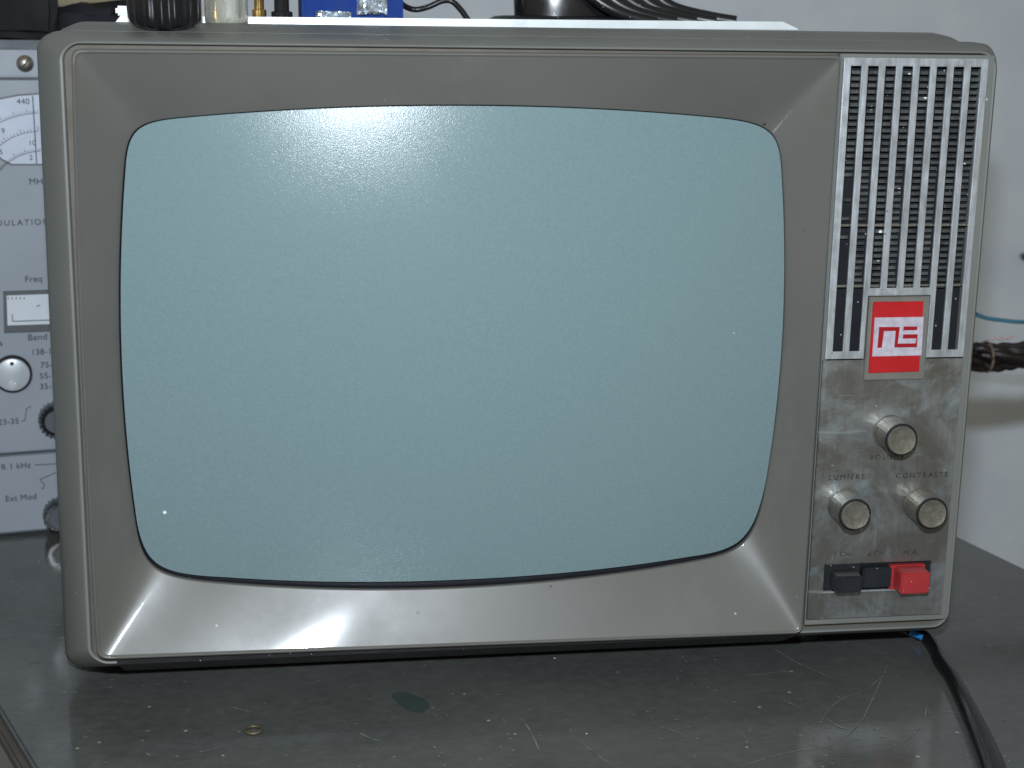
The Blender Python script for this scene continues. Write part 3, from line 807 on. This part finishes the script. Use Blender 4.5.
# black adapter with leads
ax = at(575, 10, Y=.15)
ad = empty('black_adapter', 'black round adapter with thick leads trailing right on the television top', 'adapter', (ax.x, .15, .2712))
Ma = Matrix.Translation((ax.x, .155, .2712))
Sx = Matrix.Diagonal((1.28, .6, 1, 1))
lathe('flange', [(0, 0), (.033, 0), (.0338, .001), (.0335, .0075), (.031, .0095), (.027, .0100), (0, .0100)], M_black, ad, 72, Ma @ Sx, None, 40)
lathe('housing', [(0, .0098), (.0215, .0098), (.022, .020), (.020, .034), (0, .035)], M_black_gloss, ad, 72, Ma @ Matrix.Translation((-.002, 0, 0)) @ Sx, None, 40)
for k in range(5):
    x0 = 590+k*16
    pth = smooth_path([at(x0-14, -22, Y=.140+.002*k), at(x0+2, -4, Y=.136+.002*k), at(x0+22, 9, Y=.134+.002*k), at(x0+44+k*3, 17.5, Y=.134+.001*k), at(x0+66+k*4, 22, Y=.134)], 8)
    tube('lead', pth, .0030, M_black, ad, 12)

# ------------------------------------------------------------------ right side
# black mains lead on the table
cz = TZ+.003
pts = [(905, 626, .05), (918, 634, 0), (927, 638, 0), (935, 650, 0), (941, 662, 0), (952, 677, 0), (965, 702, 0), (977, 728, 0), (988, 755, 0), (1000, 790, 0), (1010, 830, 0)]
path = smooth_path([at(x, y, Z=cz) for x, y, _ in pts], 10)
lead = empty('mains_lead', 'glossy black flat cable running from under the television to the lower right corner', 'cable', at(965, 702, Z=TZ))
M_lead = simple('lead_black', (.007, .007, .008), .27)
V, Fc = tube_geo(path, lambda t: .0025+.0023*min(1, t*1.15)+.0004*math.sin(t*9), 16, .85, lambda t: 1.2*math.exp(-((t-.30)/.07)**2))
lo = mesh('cable_jacket', V, Fc, M_lead, lead, 60)
bp2 = smooth_path([at(x, y, Z=cz+.0005) for x, y in ((911, 632.5), (917, 634.5), (922, 637), (928, 640.5))], 4)
tube('blue_core', bp2, .0017, M_bluetape, lead, 10)
cpos = at(942, 661, Z=cz+.0022)
# small loose ring on the table
rp = at(253.5, 729, Z=TZ+.0012)
bm = bmesh.new()
V = []; Fc = []
R1, r1 = .0033, .0007
for i in range(36):
    for j in range(10):
        a = 2*math.pi*i/36; b = 2*math.pi*j/10
        V.append(Vector(((R1+r1*math.cos(b))*math.cos(a), (R1+r1*math.cos(b))*math.sin(a), r1*math.sin(b)))+rp-Vector((0, 0, .0004)))
for i in range(36):
    for j in range(10): Fc.append((i*10+j, ((i+1) % 36)*10+j, ((i+1) % 36)*10+(j+1) % 10, i*10+(j+1) % 10))
bm.free()
tag(mesh('metal_ring', V, Fc, simple('ring_brass', (.12, .10, .06), .5, .5), None, True, rp), 'tiny dull brass ring lying on the table below the screen, lower left', 'ring')
# blue wire and brown bundle behind the set
YB = .215
pth = smooth_path([at(935, 285, Y=.16), at(955, 300, Y=YB-.02), at(970, 310.5, Y=YB), at(983, 317, Y=YB), at(1000, 320, Y=YB), at(1030, 322, Y=YB), at(1090, 318, Y=YB+.02)], 8)
tag(tube('blue_wire', pth, .0012, M_bluewire, None, 10), 'thin teal blue wire leading right above the brown cable bundle', 'wire')
bun = empty('cable_bundle', 'thick dark brown bundle of sleeved cables sticking out behind the right side of the television', 'cable bundle', at(970, 357, Y=YB))
axis = smooth_path([at(925, 362, Y=.17), at(950, 359, Y=YB-.01), at(972, 357, Y=YB), at(995, 356.5, Y=YB), at(1030, 354, Y=YB), at(1090, 352, Y=YB+.01), at(1150, 360, Y=YB+.02)], 10)
nst = 13
for k in range(nst):
    rr = (.0062 if k > 4 else .0030) if k else 0
    P = []
    for i, p in enumerate(axis):
        a = (2*math.pi*k/8 if k > 4 else math.pi/2*k+.4)+i*(.09 if k % 3 else .05)
        wob = 1+.12*math.sin(i*.7+k*2)
        P.append(p+Vector((0, math.cos(a)*rr*wob, math.sin(a)*rr*wob)))
    tube('strand', P, lambda t, k=k: .0023+.0004*math.sin(t*50+k)+(.0004 if k % 4 == 0 else 0), M_brownbundle, bun, 10)
M_pink = simple('pale_pink', (.5, .38, .38), .5)
pa = smooth_path([at(987, 341, Y=YB-.008), at(993, 338.5, Y=YB-.008), at(1003, 338.5, Y=YB-.008), at(1014, 336.5, Y=YB-.008)], 6)
tube('tie', pa, lambda t: .0008+.0005*math.sin(t*25), M_pink, bun, 8)
tc = axis[26]
tw = [tc+Vector((.0012*math.sin(a*.5), math.cos(a)*.0088, math.sin(a)*.0088)) for a in [2*math.pi*k/30 for k in range(31)]]
tube('lacing', tw, .0008, simple('lacing_cord', (.16, .11, .08), .6), bun, 8)
c = at(1023, 256, Y=wy-.005)
tag(lathe('wall_hook', [(0, 0), (.003, 0), (.004, .008), (0, .010)], M_black, None, 20, Matrix.Translation(c) @ FRONT, None, 30, origin=c), 'small black hook on the wall at the right edge of the photo', 'hook')
